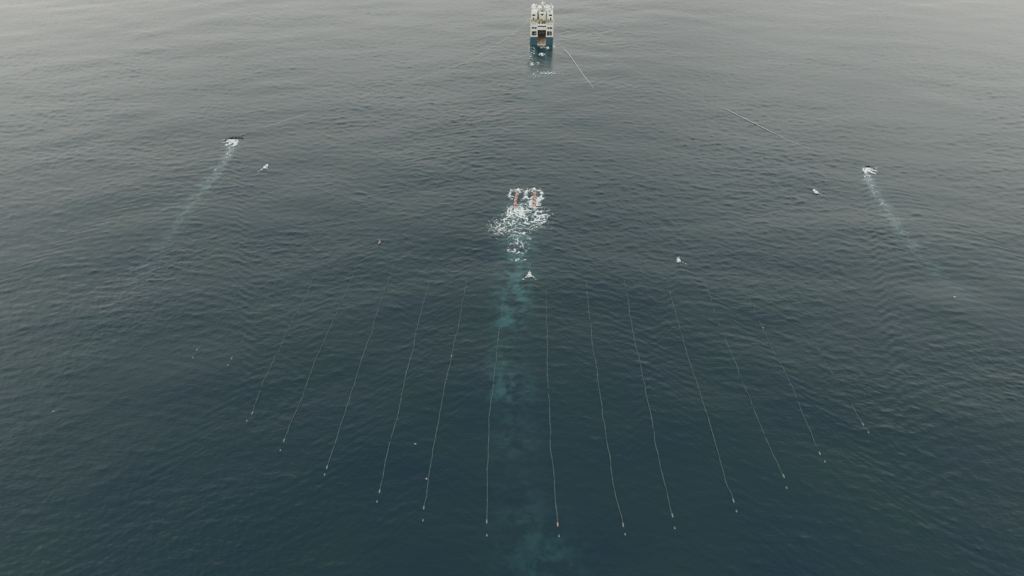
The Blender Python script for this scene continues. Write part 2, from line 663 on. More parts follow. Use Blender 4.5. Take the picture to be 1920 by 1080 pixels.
def film(x, y):
    """thin grey-white foam film lying on the water round the thick foam"""
    out = np.zeros(x.shape, np.float32)
    for f, x0, x1, y0, y1, amt in FILM:
        ok = (x > x0) & (x < x1) & (y > y0) & (y < y1)
        if ok.any():
            v = np.clip((f(x[ok], y[ok]) + .42) / .50, 0, 1) ** 1.3 * amt
            out[ok] = np.maximum(out[ok], v)
    return out


FILM.append((dens_guns, GUN_A[0] - 22, GUN_A[0] + 30, GUN_A[1] - 70, GUN_A[1] + 16, .72))
FILM.append((dens_par(PAR_L, trL, -1, .9), PAR_L[0] - 16, PAR_L[0] + 22, PAR_L[1] - 75, PAR_L[1] + 6, .40))
FILM.append((dens_par(PAR_R, trR, 1, .72), PAR_R[0] - 26, PAR_R[0] + 16, PAR_R[1] - 75, PAR_R[1] + 6, .40))


def soft_trail(px, w0, w1):
    P = [sea(*p) for p in px]
    def f(X, Y):
        dist, fr = path_dist(X, Y, P)
        w = w0 + (w1 - w0) * fr
        dist = np.abs(dist + 1.1 * noise(N_LACE, X, Y, 16.0))
        n = 1 + .55 * noise(N_ROUGH, X, Y, 6.0) + .35 * noise(N_ROUGH2, X, Y, 1.8)
        return .55 * np.exp(-(dist / w) ** 2) * np.clip(1 - 2.2 * fr, .80 * (1 - fr), 1) * np.clip(n, 0, 2) - .42
    return f


TRAIL_L = [(439, 268), (426, 296), (401, 330), (350, 395), (300, 462), (220, 565), (110, 700)]
TRAIL_R = [(1624, 322), (1640, 360), (1668, 405), (1700, 450), (1785, 540), (1850, 610)]
FILM.append((soft_trail(TRAIL_L, 1.4, 2.2), -175, -100, 60, PAR_L[1] + 4, .16))
FILM.append((soft_trail(TRAIL_R, 1.4, 2.2), 100, 185, 60, PAR_R[1] + 4, .16))
FILM.append((dens_ship, SHIP_XY[0] - 12, SHIP_XY[0] + 12, SHIP_XY[1] - 62, SHIP_XY[1] + 12, .30))


# ------------------------------------------------------------------ the sea: mesh and material
def water_material():
    m = bpy.data.materials.new('sea_water')
    m.use_nodes = True
    nt = m.node_tree
    b = nt.nodes['Principled BSDF']
    b.inputs['IOR'].default_value = 1.333
    at = nt.nodes.new('ShaderNodeAttribute'); at.attribute_name = 'aeration'
    geo = nt.nodes.new('ShaderNodeNewGeometry')
    # plankton-rich and clearer patches: the colour of the water itself
    n1 = nt.nodes.new('ShaderNodeTexNoise'); n1.inputs['Scale'].default_value = 0.045; n1.inputs['Detail'].default_value = 4
    nt.links.new(geo.outputs['Position'], n1.inputs['Vector'])
    r1 = nt.nodes.new('ShaderNodeValToRGB')
    r1.color_ramp.elements[0].position = 0.33; r1.color_ramp.elements[0].color = (0.0046, 0.0222, 0.0352, 1)
    r1.color_ramp.elements[1].position = 0.68; r1.color_ramp.elements[1].color = (0.0066, 0.0270, 0.0325, 1)
    nt.links.new(n1.outputs['Fac'], r1.inputs[0])
    mx = nt.nodes.new('ShaderNodeMix'); mx.data_type = 'RGBA'
    nt.links.new(at.outputs['Fac'], mx.inputs['Factor'])
    nt.links.new(r1.outputs[0], mx.inputs['A'])
    mx.inputs['B'].default_value = (0.045, 0.135, 0.145, 1)
    af = nt.nodes.new('ShaderNodeAttribute'); af.attribute_name = 'foam_film'
    mf = nt.nodes.new('ShaderNodeMix'); mf.data_type = 'RGBA'
    nt.links.new(af.outputs['Fac'], mf.inputs['Factor'])
    nt.links.new(mx.outputs['Result'], mf.inputs['A'])
    mf.inputs['B'].default_value = (0.42, 0.46, 0.46, 1)
    nt.links.new(mf.outputs['Result'], b.inputs['Base Color'])
    b.inputs['Roughness'].default_value = 0.15
    # capillary ripples too small for the mesh
    mp = nt.nodes.new('ShaderNodeMapping'); mp.inputs['Scale'].default_value = (0.75, 1.5, 1.0)
    mp.inputs['Rotation'].default_value = (0, 0, 0.12)
    nt.links.new(geo.outputs['Position'], mp.inputs[0])
    n2 = nt.nodes.new('ShaderNodeTexNoise'); n2.inputs['Scale'].default_value = 1.1; n2.inputs['Detail'].default_value = 5
    n2.inputs['Roughness'].default_value = 0.55
    nt.links.new(mp.outputs[0], n2.inputs['Vector'])
    bp = nt.nodes.new('ShaderNodeBump'); bp.inputs['Strength'].default_value = 0.5; bp.inputs['Distance'].default_value = 0.11
    nt.links.new(n2.outputs['Fac'], bp.inputs['Height'])
    nt.links.new(bp.outputs[0], b.inputs['Normal'])
    return m


def build_water():
    a0 = math.radians(58)
    th_f = np.linspace(-a0, a0, 1500)
    th_c = np.linspace(a0, 2 * math.pi - a0, 90)[1:-1]
    th = np.concatenate([th_f, th_c])
    # ring radii: even steps in view angle where the picture looks, wider elsewhere
    dep = np.radians(np.linspace(60.0, 10.5, 860))
    r = np.concatenate([[4, 14, 26, 38, 48, 56, 62], CAM_H / np.tan(dep)[0:], np.geomspace(CAM_H / math.tan(math.radians(10.4)), 14000, 42)])
    r = np.sort(r)
    TH, R = np.meshgrid(th, r)
    X = R * np.sin(TH); Y = R * np.cos(TH)
    fade = np.clip((2600 - R) / 1500, 0, 1)
    Z = water_z(X.ravel(), Y.ravel()).reshape(X.shape) * fade
    A = aeration(X.ravel(), Y.ravel())
    FM = film(X.ravel(), Y.ravel())
    nr, nt = X.shape
    co = np.stack([X, Y, Z], -1).reshape(-1, 3).astype(np.float32)
    i = np.arange(nr - 1)[:, None] * nt
    j = np.arange(nt)[None, :]
    j2 = (j + 1) % nt
    q = np.stack([i + j, i + nt + j, i + nt + j2, i + j2], -1).reshape(-1, 4)
    # centre disc under the drone
    c_idx = len(co)
    co = np.vstack([co, [[0, 0, 0]]]).astype(np.float32)
    tri = np.stack([np.full(nt, c_idx), np.arange(nt), (np.arange(nt) + 1) % nt], -1)
    me = bpy.data.meshes.new('sea_water')
    me.vertices.add(len(co)); me.vertices.foreach_set('co', co.ravel())
    loops = np.concatenate([q.ravel(), tri.ravel()]).astype(np.int32)
    me.loops.add(len(loops)); me.loops.foreach_set('vertex_index', loops)
    npoly = len(q) + len(tri)
    ls = np.concatenate([np.arange(len(q)) * 4, len(q) * 4 + np.arange(len(tri)) * 3]).astype(np.int32)
    me.polygons.add(npoly); me.polygons.foreach_set('loop_start', ls)
    me.polygons.foreach_set('use_smooth', np.ones(npoly, bool))
    me.update(calc_edges=True)
    at = me.attributes.new('aeration', 'FLOAT', 'POINT')
    at.data.foreach_set('value', np.append(A, 0).astype(np.float32))
    at = me.attributes.new('foam_film', 'FLOAT', 'POINT')
    at.data.foreach_set('value', np.append(FM, 0).astype(np.float32))
    me.materials.append(water_material())
    # the fan runs clockwise seen from above or not: make normals point up
    if me.polygons[0].normal.z < 0:
        me.flip_normals()
    o = bpy.data.objects.new('sea_water', me)
    COL.objects.link(o)
    tag(o, 'dark blue green open sea with small wind waves', 'sea', kind='structure')
    return o


build_water()

# ------------------------------------------------------------------ materials
M_WHITE = mat('ship_white_paint', (0.68, 0.678, 0.65), 0.45, var=0.10, scale=0.6, stain=(0.36, 0.26, 0.17), stain_amt=0.4)
M_BLUE = mat('ship_blue_paint', (0.028, 0.088, 0.122), 0.4, var=0.3, scale=0.8, stain=(0.09, 0.11, 0.13), stain_amt=0.6)
M_DARK = mat('dark_door_and_shade', (0.012, 0.012, 0.013), 0.6)  # shade of slots and recesses put into a near-black colour; also door colour
M_DECK = mat('deck_grey_paint', (0.34, 0.33, 0.29), 0.7, var=0.25, stain=(0.25, 0.15, 0.08), stain_amt=0.5)
M_TAN = mat('worn_ramp_steel', (0.46, 0.35, 0.25), 0.7, var=0.3, scale=0.8, stain=(0.26, 0.16, 0.09), stain_amt=0.5)
M_CREAM = mat('cream_ramp_edge', (0.58, 0.53, 0.42), 0.6, var=0.2)
M_STEEL = mat('grey_machinery', (0.30, 0.30, 0.31), 0.5, metal=0.2, var=0.3)
M_KHAKI = mat('khaki_winch_rope', (0.36, 0.29, 0.15), 0.8, var=0.4, scale=3)
M_YELL = mat('pale_yellow_paint', (0.52, 0.50, 0.34), 0.5, var=0.15)
M_BROWN = mat('brown_rusty_gear', (0.16, 0.10, 0.06), 0.8, var=0.4, scale=2)
M_GLASS = mat('dark_window_glass', (0.01, 0.012, 0.014), 0.08)
M_DOME = mat('radome_plastic', (0.72, 0.72, 0.70), 0.35, var=0.05)
M_BLACK = mat('black_rubber', (0.012, 0.012, 0.014), 0.5, var=0.2)
M_PINK = mat('faded_red_float_skin', (0.52, 0.33, 0.30), 0.55, var=0.35, scale=2.5)
M_TAIL = mat('weathered_pale_float', (0.19, 0.215, 0.21), 0.6, var=0.25)
M_ORANGE = mat('faded_orange_plastic', (0.42, 0.27, 0.22), 0.5, var=0.2)
M_FLOATW = mat('white_float_plastic', (0.66, 0.67, 0.66), 0.4, var=0.1)
M_DOOR = mat('dark_grey_wet_steel', (0.025, 0.027, 0.030), 0.35, var=0.3)
M_CABLE = mat('streamer_skin', (0.052, 0.098, 0.102), 0.7, var=0.4, scale=0.35)
M_WARP = mat('pale_rope_jacket', (0.52, 0.52, 0.49), 0.6, var=0.2)
M_GULLW = mat('gull_white_feathers', (0.34, 0.345, 0.34), 0.8, var=0.08)
M_GULLG = mat('gull_dark_feathers', (0.10, 0.10, 0.105), 0.8, var=0.2)
M_FOAM = mat('sea_foam', (0.62, 0.66, 0.66), 0.9, var=0.3, scale=1.4, bump=0.4)

# ------------------------------------------------------------------ survey vessel
SHIP_S = 0.83
ship = empty('survey_vessel', (SHIP_XY[0], SHIP_XY[1], 0.0), math.radians(-2.2), SHIP_S)
tag(ship, 'white and blue survey ship seen from astern with open slipway and tall mast', 'ship')


def build_ship():
    HB = 8.3          # half beam in builder units
    SL = 3.05         # half slipway
    # hull, blue: outline with the slipway notch, two levels for flare
    out0 = [(-HB + .5, 0), (-SL, 0), (-SL, 13), (SL, 13), (SL, 0), (HB - .5, 0), (HB, .6)]
    right = [(HB, 30), (HB - .5, 40), (HB - 2.2, 48), (HB - 5, 56), (0, 62)]
    pts = out0 + right + [(-x, y) for x, y in right[::-1][1:]] + [(-HB, .6)]
    b = MB()
    b.prism(pts, 2, -1.2, 5.75)
    hull = b.build('hull', M_BLUE, ship)
    # fore part above the main deck, white bulwark at the bow
    b = MB()
    fp = [(HB - .02, 28)] + [(x * .995, y - .05) for x, y in right] + [(-x * .995, y - .05) for x, y in right[::-1][1:]] + [(-HB + .02, 28)]
    b.prism(fp, 2, 5.753, 8.9)
    b.build('forecastle', M_WHITE, ship)
    # black rubbing strake along blue top edge and a draught of grey boot top
    b = MB()
    for s in (-1, 1):
        b.tube([(s * (HB + .05), .7, 5.55), (s * (HB + .05), 30, 5.55)], .16, 8)
        b.tube([(s * (SL + .3), -.06, 5.5), (s * (HB - .6), -.06, 5.5)], .13, 8)
    build_each(b, 'rubbing_strake', M_BLACK, hull)

    # slipway ramp
    b = MB()
    b.prism([(-.6, -.5), (-.6, .12), (9.5, 3.5), (13.0, 4.3), (13.0, -.5)], 0, -SL + .62, SL - .62)
    rmp = b.build('slipway_ramp', M_TAN, ship)
    b = MB()
    for s in (-1, 1):
        x0, x1 = sorted((s * (SL - .62), s * (SL - .03)))
        b.prism([(-.75, -.5), (-.75, .35), (9.5, 3.75), (12.9, 4.5), (12.9, -.5)], 0, x0, x1)
    b.tube([(-SL + .1, -.72, .22), (SL - .1, -.72, .22)], .28, 10)
    build_each(b, 'ramp_edge', M_CREAM, rmp)
    # ramp streaks: worn track timbers
    b = MB()
    for x in (-1.5, -.5, .5, 1.5):
        b.prism([(.2, .32), (.2, .42), (9.4, 3.52), (9.4, 3.42)], 0, x - .07, x + .07)
    build_each(b, 'track_rail', M_BROWN, rmp)

    # interior shell of the gun deck, its shade put into the near-black colour
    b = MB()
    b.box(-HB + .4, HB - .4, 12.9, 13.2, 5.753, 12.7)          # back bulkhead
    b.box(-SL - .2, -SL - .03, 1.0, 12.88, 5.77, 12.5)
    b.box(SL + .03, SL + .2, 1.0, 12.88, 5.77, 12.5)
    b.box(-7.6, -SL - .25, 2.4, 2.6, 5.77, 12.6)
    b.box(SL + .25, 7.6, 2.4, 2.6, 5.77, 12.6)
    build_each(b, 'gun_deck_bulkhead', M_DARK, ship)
    # machinery deep in the slipway
    b = MB()
    b.tube([(-1.9, 9.6, 7.9), (1.9, 9.6, 7.9)], 1.15, 16)
    b.box(-2.3, -1.9, 9.0, 10.6, 6.0, 9.3); b.box(1.9, 2.3, 9.0, 10.6, 6.0, 9.3)
    b.box(-2.4, 2.4, 10.5, 11.0, 5.2, 6.6)
    b.build('gun_winch', M_STEEL, ship)
    b = MB()
    for x in (-1.1, .9):
        b.box(x - .5, x + .5, 7.8, 8.8, 8.4, 9.4, bevel=.1)
    b.tube([(-2.6, 7.5, 9.9), (2.6, 7.5, 9.9)], .22, 8)
    build_each(b, 'overhead_trolley', M_STEEL, ship)

    # stern towers either side
    for s, nm in ((-1, 'stern_tower'), (1, 'stern_tower')):
        x0, x1 = (-HB, -SL) if s < 0 else (SL, HB)
        def hx(a, c):
            return (a, c) if s < 0 else (-c, -a)
        low = (*hx(-7.25, -3.85), 6.8, 9.75)
        up1 = (*hx(-7.35, -5.65), 11.45, 12.65); up2 = (*hx(-5.45, -3.8), 11.45, 12.55)
        top1 = (*hx(-7.2, -5.7), 14.35, 15.15); top2 = (*hx(-5.4, -4.0), 14.35, 15.2)
        b = MB()
        b.wall(x0, x1, 5.753, 15.7, 0.0, 0.35, [low, up1, up2, top1, top2])
        b.box(x0, x0 + .3, .352, 20, 5.753, 13.6) if s < 0 else b.box(x1 - .3, x1, .352, 20, 5.753, 13.6)
        # upper bulwark side
        if s < 0: b.box(x0, x0 + .25, .352, 14, 13.602, 15.2)
        else: b.box(x1 - .25, x1, .352, 14, 13.602, 15.2)
        tw = b.build(nm, M_WHITE, ship)
        # frames round the openings
        b = MB()
        for (a, c, d, e) in (low,):
            b.box(a - .12, a, -.06, .1, d - .12, e + .12); b.box(c, c + .12, -.06, .1, d - .12, e + .12)
            b.box(a, c, -.06, .1, e, e + .12); b.box(a, c, -.06, .1, d - .12, d)
        b.build('opening_frame', M_CREAM, tw)
        # gear seen through the lower opening
        b = MB()
        cx = (low[0] + low[1]) / 2
        if s < 0:
            b.box(cx + .1, cx + 1.3, .9, 1.9, 7.2, 8.5, bevel=.15)
            b.tube([(cx - 1.2, 1.4, 6.2), (cx - 1.2, 1.4, 9.2)], .12, 8)
            b.tube([(cx - 1.4, 1.2, 7.6), (cx + .2, 1.2, 7.4)], .18, 8)
        else:
            b.box(cx - .55, cx + .75, 1.5, 2.2, 6.4, 9.0, bevel=.1)
            b.tube([(cx + 1.2, 1.4, 6.2), (cx + 1.2, 1.4, 9.2)], .12, 8)
        b.build('deck_machine', M_STEEL, ship)
        # hand rail on the tower top
        b = MB()
        for z in (16.15, 16.6):
            b.tube([(x0 + .15, .15, z), (x1 - .1, .15, z)], .05, 6)
        for i in range(6):
            xx = x0 + .15 + (x1 - x0 - .25) * i / 5
            b.tube([(xx, .15, 15.7), (xx, .15, 16.6)], .05, 6)
        b.build('guard_rail', M_WHITE, tw)

    # gantry beams bridging the slipway
    b = MB()
    b.box(-SL + .003, SL - .003, .05, 1.4, 10.6, 12.6, bevel=.08)
    b.box(-SL + .003, SL - .003, .1, 1.3, 13.45, 14.6, bevel=.08)
    b.build('gantry_beam', M_WHITE, ship)
    b = MB()
    b.box(-SL + .01, SL - .01, 1.42, 1.7, 12.0, 13.6)
    b.build('gantry_slot_shade', M_DARK, ship)  # dark panel standing for the shade between the beams

    # upper working deck
    b = MB()
    b.box(-HB + .31, HB - .31, 1.75, 24, 13.25, 13.58)
    b.build('working_deck', M_DECK, ship)

    # winches and gear on the working deck
    def winch(x, y, w, r, m):
        b = MB()
        b.tube([(x - w, y, 13.6 + r * 1.1), (x + w, y, 13.6 + r * 1.1)], r, 14)
        wi = b.build('streamer_winch', m, ship)
        b = MB()
        for xx in (x - w - .08, x + w + .08):
            b.tube([(xx - .06, y, 13.6 + r * 1.1), (xx + .06, y, 13.6 + r * 1.1)], r * 1.3, 18)
        build_each(b, 'winch_flange', M_YELL, wi)
        b = MB()
        b.box(x - w - .3, x - w - .16, y - r, y + r, 13.582, 13.6 + r)
        b.box(x + w + .16, x + w + .3, y - r, y + r, 13.582, 13.6 + r)
        build_each(b, 'winch_foot', M_YELL, wi)
    winch(-4.9, 10.6, 1.1, .95, M_KHAKI)
    winch(-1.0, 11.2, 1.3, 1.05, M_KHAKI)
    winch(-.6, 6.4, 1.5, .8, M_BROWN)
    winch(4.2, 10.4, 1.0, .9, M_KHAKI)
    b = MB()
    b.ball((-.8, 4.0, 15.2), .55); b.box(-1.2, -.4, 3.6, 4.4, 13.582, 14.8)
    b.box(-3.3, -2.5, 7.4, 8.4, 13.582, 15.6, bevel=.1); b.box(1.0, 2.0, 8.4, 9.2, 13.582, 15.4, bevel=.1)
    b.box(-6.6, -5.6, 4.2, 6.2, 13.582, 15.0, bevel=.1)
    build_each(b, 'deck_locker', M_YELL, ship)
    b = MB()
    b.box(1.1, 2.3, 6.2, 7.2, 13.582, 15.6, bevel=.2); b.box(3.6, 4.7, 6.6, 7.5, 13.582, 15.4, bevel=.2)
    b.tube([(-3.0, 5.2, 14.0), (-1.9, 5.6, 14.2), (-2.4, 6.4, 14.6)], .25, 8)
    b.tube([(.4, 5, 14.0), (1.2, 5.5, 14.6), (2.6, 5.2, 14.2)], .22, 8)
    build_each(b, 'hose_bundle', M_BROWN, ship)

    # superstructure flanks with door and open recess above
    for s in (-1, 1):
        def hx(a, c):
            return (a, c) if s < 0 else (-c, -a)
        x0, x1 = hx(-HB + .3, -3.6)
        door = (*hx(-6.75, -5.85), 13.75, 15.9)
        rec = (*hx(-7.2, -5.0), 16.9, 18.05)
        b = MB()
        b.wall(x0, x1, 13.6, 18.6, 14.0, 14.3, [door, rec])
        b.box(x0, x1, 14.302, 22, 18.3, 18.6)
        b.box(x0, x0 + .25, 14.302, 24, 13.6, 18.298) if s < 0 else b.box(x1 - .25, x1, 14.302, 24, 13.6, 18.298)
        fl = b.build('accommodation_flank', M_WHITE, ship)
        b = MB()
        b.box(door[0], door[1], 14.75, 14.9, door[2], door[3])
        b.build('door', M_DARK, fl)
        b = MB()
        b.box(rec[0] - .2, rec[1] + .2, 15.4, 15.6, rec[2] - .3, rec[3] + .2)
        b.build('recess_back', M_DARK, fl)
        b = MB()
        for z in (19.1, 19.6):
            b.tube([(x0 + .1, 14.15, z), (x1 - .1, 14.15, z)], .05, 6)
        for i in range(5):
            xx = x0 + .1 + (x1 - x0 - .2) * i / 4
            b.tube([(xx, 14.15, 18.6), (xx, 14.15, 19.6)], .05, 6)
        b.build('guard_rail', M_WHITE, fl)

    # funnel casing amidships
    b = MB()
    b.box(-2.35, 3.0, 16.0, 20.5, 13.6, 18.3, bevel=.12)
    b.box(-1.6, 2.2, 16.8, 20.5, 18.302, 18.9, bevel=.1)
    fu = b.build('funnel_casing', M_WHITE, ship)
    b = MB()
    b.prism([(-1.35, 18.05), (1.3, 18.05), (.55, 16.9), (-.4, 16.9)], 1, 15.9, 15.985)
    b.build('exhaust_louvre', M_BLACK, fu)
    b = MB()
    for x in (-.7, .2, 1.1):
        b.tube([(x, 18, 18.9), (x, 18, 20.0), (x, 17.6, 20.5)], .24, 10)
    build_each(b, 'exhaust_pipe', M_BLACK, fu)
    b = MB()
    for x in (-3.0, 3.5):
        b.tube([(x, 15.2, 13.6), (x, 15.2, 17.0)], .12, 8)
    b.box(-3.3, -2.6, 15.0, 15.8, 16.4, 17.3)
    build_each(b, 'vent_post', M_STEEL, ship)

    # bridge block
    b = MB()
    b.box(-HB + .35, HB - .35, 22.0, 28.6, 13.6, 20.6, bevel=.15)
    br = b.build('bridge_house', M_WHITE, ship)
    b = MB()
    b.box(-HB + .1, HB - .1, 21.7, 28.9, 20.602, 20.9, bevel=.1)
    b.build('bridge_roof', M_WHITE, br)
    b = MB()
    for k in range(6):
        x = -6.9 + k * 2.6
        b.box(x, x + 2.0, 28.62, 28.66, 18.6, 19.8)
    build_each(b, 'wheelhouse_window', M_GLASS, br)
    b = MB()
    for s in (-1, 1):
        for y in (23.2, 25.2, 27.0):
            b.box(s * (HB - .345) - .02, s * (HB - .345) + .02, y, y + 1.3, 18.8, 19.8)
    build_each(b, 'side_window', M_GLASS, br)
    b = MB()
    for s in (-1, 1):
        b = MB()
        pts = [(s * (HB - .3), 21.9, 21.9), (s * (HB - .3), 28.7, 21.9), (s * 2, 28.7, 21.9)]
        b.tube(pts, .05, 6); b.tube([(p[0], p[1], 21.4) for p in pts], .04, 6)
        for p in ((HB - .3, 21.9), (HB - .3, 25.3), (HB - .3, 28.7), (5, 28.7), (2, 28.7)):
            b.tube([(s * p[0], p[1], 20.9), (s * p[0], p[1], 21.9)], .05, 6)
        b.build('roof_rail', M_WHITE, br)

    # accommodation under the bridge, with portholes
    b = MB()
    b.box(-HB + .36, HB - .36, 20.02, 27.98, 5.753, 13.58)
    ac = b.build('accommodation_block', M_WHITE, ship)
    b = MB()
    for s in (-1, 1):
        for y in (21.2, 23.2, 25.2, 27.0):
            for z in (8.2, 11.2):
                b.tube([(s * (HB - .37), y, z), (s * (HB - .30), y, z)], .32, 14)
    build_each(b, 'porthole', M_GLASS, ac)

    # satellite dome
    b = MB(); b.tube([(-6.3, 25.2, 20.9), (-6.3, 25.2, 21.3)], .45, 12)
    sd = b.build('dome_pedestal', M_WHITE, ship)
    b = MB(); b.ball((-6.3, 25.2, 21.75), 1.1, sz=1.08, seg=24)
    b.build('satellite_dome', M_DOME, sd)
    b = MB()
    b.ball((3.6, 26, 21.6), .65); b.ball((5.0, 25, 21.5), .5); b.ball((2.6, 24.5, 21.4), .4)
    build_each(b, 'small_dome', M_DOME, ship)
    b = MB()
    b.tube([(6.9, 26.5, 20.9), (6.9, 26.5, 23.8)], [.16, .08], 8); b.tube([(6.2, 26.5, 22.6), (7.5, 26.5, 22.6)], .09, 6)
    b.build('whip_antenna', M_WHITE, ship)
    MB().tube([(-4.4, 26.5, 20.9), (-4.4, 26.5, 23.0)], [.14, .07], 8).build('whip_antenna', M_WHITE, ship)
    MB().tube([(-3.3, 25.5, 20.9), (-3.3, 25.5, 22.0)], .1, 8).build('whip_antenna', M_WHITE, ship)
    b = MB()
    b.box(-5.0, -3.2, 23.2, 24.2, 20.902, 21.5, bevel=.1); b.box(5.6, 7.2, 22.6, 23.6, 20.902, 21.6, bevel=.1)
    build_each(b, 'roof_locker', M_STEEL, ship)

    # mast: column against the after side of the bridge, platform, cone, pole
    b = MB()
    b.box(-.75, 1.05, 20.6, 21.9, 18.91, 22.3, bevel=.15)
    b.tube([(.15, 21.4, 22.3), (.15, 21.4, 22.9)], [1.0, 1.65], 16)
    b.tube([(.15, 21.4, 22.9), (.15, 21.4, 25.4)], [1.5, .5], 16)
    b.tube([(.15, 21.4, 25.4), (.15, 21.4, 29.5)], [.42, .25], 10)
    ma = b.build('mast', M_WHITE, ship)
    b = MB()
    b.box(.2, .66, 20.5, 20.598, 20.2, 21.9)
    b.build('mast_ladder', M_BLACK, ma)
    b = MB()
    b.box(-.1, .34, 20.5, 20.598, 19.0, 19.9)
    b.build('mast_locker', M_BLACK, ma)
    b = MB()
    b.box(.45, .9, 21.2, 21.6, 23.9, 24.4)
    b.tube([(.7, 20.9, 24.2), (2.4, 21.6, 25.2)], .22, 8)
    b.build('radar_scanner', M_DOME, ma)
    b = MB()
    b.tube([(-1.6, 21.4, 26.6), (1.9, 21.4, 26.6)], .09, 6)
    for x in (-1.5, 1.8):
        b.tube([(x, 21.4, 26.6), (x, 21.4, 27.8)], .06, 6)
    b.build('crosstree', M_WHITE, ma)

    # knuckle crane at the right
    b = MB()
    b.tube([(5.6, 16.8, 18.6), (5.6, 16.8, 20.4)], .35, 10)
    b.tube([(5.6, 16.8, 20.2), (7.0, 17.6, 21.0)], .24, 8)
    b.tube([(5.6, 16.8, 20.2), (3.7, 16.0, 19.3)], .24, 8)
    b.build('deck_crane', M_STEEL, ship)
    # left roof raft canisters
    b = MB()
    b.tube([(-6.9, 16, 19.0), (-5.4, 16, 19.0)], .38, 12); b.tube([(-4.8, 16.3, 19.0), (-3.9, 16.3, 19.0)], .3, 12)
    build_each(b, 'life_raft', M_DOME, ship)

    # yellow warp davit and sheave on the left side
    b = MB()
    b.tube([(-HB + .1, 4.2, 15.0), (-9.3, 4.1, 15.6), (-9.6, 4.0, 16.2)], .22, 8)
    b.tube([(-HB + .1, 4.2, 17.6), (-9.2, 4.1, 17.5), (-9.6, 4.0, 16.2)], .14, 8)
    dv = b.build('warp_davit', M_YELL, ship)
    b = MB(); b.ring((-9.7, 3.6, 16.6), .98, .26, 'Y')
    b.tube([(-10.6, 3.6, 16.6), (-8.8, 3.6, 16.6)], .09, 6); b.tube([(-9.7, 3.6, 15.7), (-9.7, 3.6, 17.5)], .09, 6)
    b.build('sheave', M_YELL, dv)


build_ship()


def ship_pt(x, y, z):
    r = math.radians(-2.2)
    return (SHIP_XY[0] + SHIP_S * (x * math.cos(r) - y * math.sin(r)),
            SHIP_XY[1] + SHIP_S * (x * math.sin(r) + y * math.cos(r)), SHIP_S * z)


# ------------------------------------------------------------------ streamers
STREAMERS = [
    [(462, 527), (430, 572), (405, 608), (386, 634), (370, 656), (362, 671)],
    [(556, 455), (530, 508), (492, 572), (466, 618), (446, 655), (436, 673), (428, 686)],
    [(612, 474), (605, 489), (590, 517), (573, 557), (551, 598), (536, 630), (519, 665), (495, 715), (482, 748), (472, 774), (463, 789)],
    [(676, 478), (666, 500), (657, 529), (644, 557), (628, 596), (607, 642), (595, 669), (584, 700), (565, 746), (551, 780), (532, 826), (526, 845)],
    [(748, 463), (743, 479), (731, 522), (719, 552), (705, 591), (695, 626), (686, 653), (673, 688), (662, 725), (647, 774), (632, 817), (625, 841), (614, 877), (609, 891)],
    [(812, 500), (803, 529), (792, 573), (781, 618), (767, 683), (759, 719), (749, 761), (734, 826), (724, 866), (711, 920), (707, 940)],
    [(880, 505), (877, 519), (865, 581), (853, 644), (846, 675), (841, 694), (830, 750), (818, 810), (806, 889), (795, 951), (793, 976)],
    [(947, 525), (945, 540), (938, 609), (931, 662), (928, 690), (924, 720), (919, 782), (914, 860), (912, 919), (912, 977), (913, 1004)],
    [(1024, 515), (1025, 540), (1025, 600), (1027, 678), (1029, 750), (1031, 812), (1036, 868), (1040, 908), (1046, 984), (1048, 1006)],
    [(1096, 506), (1101, 552), (1105, 596), (1110, 635), (1118, 693), (1134, 800), (1143, 868), (1155, 930), (1167, 984), (1172, 1002)],
    [(1167, 500), (1169, 517), (1173, 543), (1180, 580), (1187, 624), (1201, 686), (1224, 800), (1234, 849), (1250, 927), (1259, 966), (1265, 990)],
    [(1242, 498), (1254, 547), (1266, 587), (1278, 624), (1288, 663), (1301, 699), (1332, 800), (1350, 860), (1366, 916), (1374, 938), (1381, 958)],
    [(1305, 485), (1325, 538), (1340, 584), (1356, 626), (1377, 676), (1393, 720), (1411, 761), (1437, 821), (1455, 862), (1468, 892), (1475, 914)],
    [(1372, 500), (1400, 555), (1417, 584), (1435, 630), (1461, 676), (1486, 731), (1513, 794), (1539, 849), (1547, 865)],
    [(1504, 600), (1530, 649), (1554, 692), (1588, 742), (1618, 795), (1628, 811)],
]
ORD = ['first', 'second', 'third', 'fourth', 'fifth', 'sixth', 'seventh', 'eighth', 'ninth', 'tenth',
       'eleventh', 'twelfth', 'thirteenth', 'fourteenth', 'fifteenth']
VIS = [-.10, -.07, .02, .04, .05, .03, .05, .04, .04, .04, .04, .04, -.03, -.02, -.06]


def resample(P, step):
    P = np.array(P, float)
    d = np.concatenate([[0], np.cumsum(np.hypot(*np.diff(P, axis=0).T))])
    n = max(8, int(d[-1] / step))
    t = np.linspace(0, d[-1], n)
    # smooth interpolation: linear then a small moving average
    x = np.interp(t, d, P[:, 0]); y = np.interp(t, d, P[:, 1])
    k = max(1, int(6 / step))
    def sm(a):
        p = np.concatenate([np.full(k, a[0]) + (np.arange(-k, 0)) * (a[1] - a[0]), a, np.full(k, a[-1]) + np.arange(1, k + 1) * (a[-1] - a[-2])])
        return np.convolve(p, np.ones(2 * k + 1) / (2 * k + 1), 'valid')
    return sm(x), sm(y)


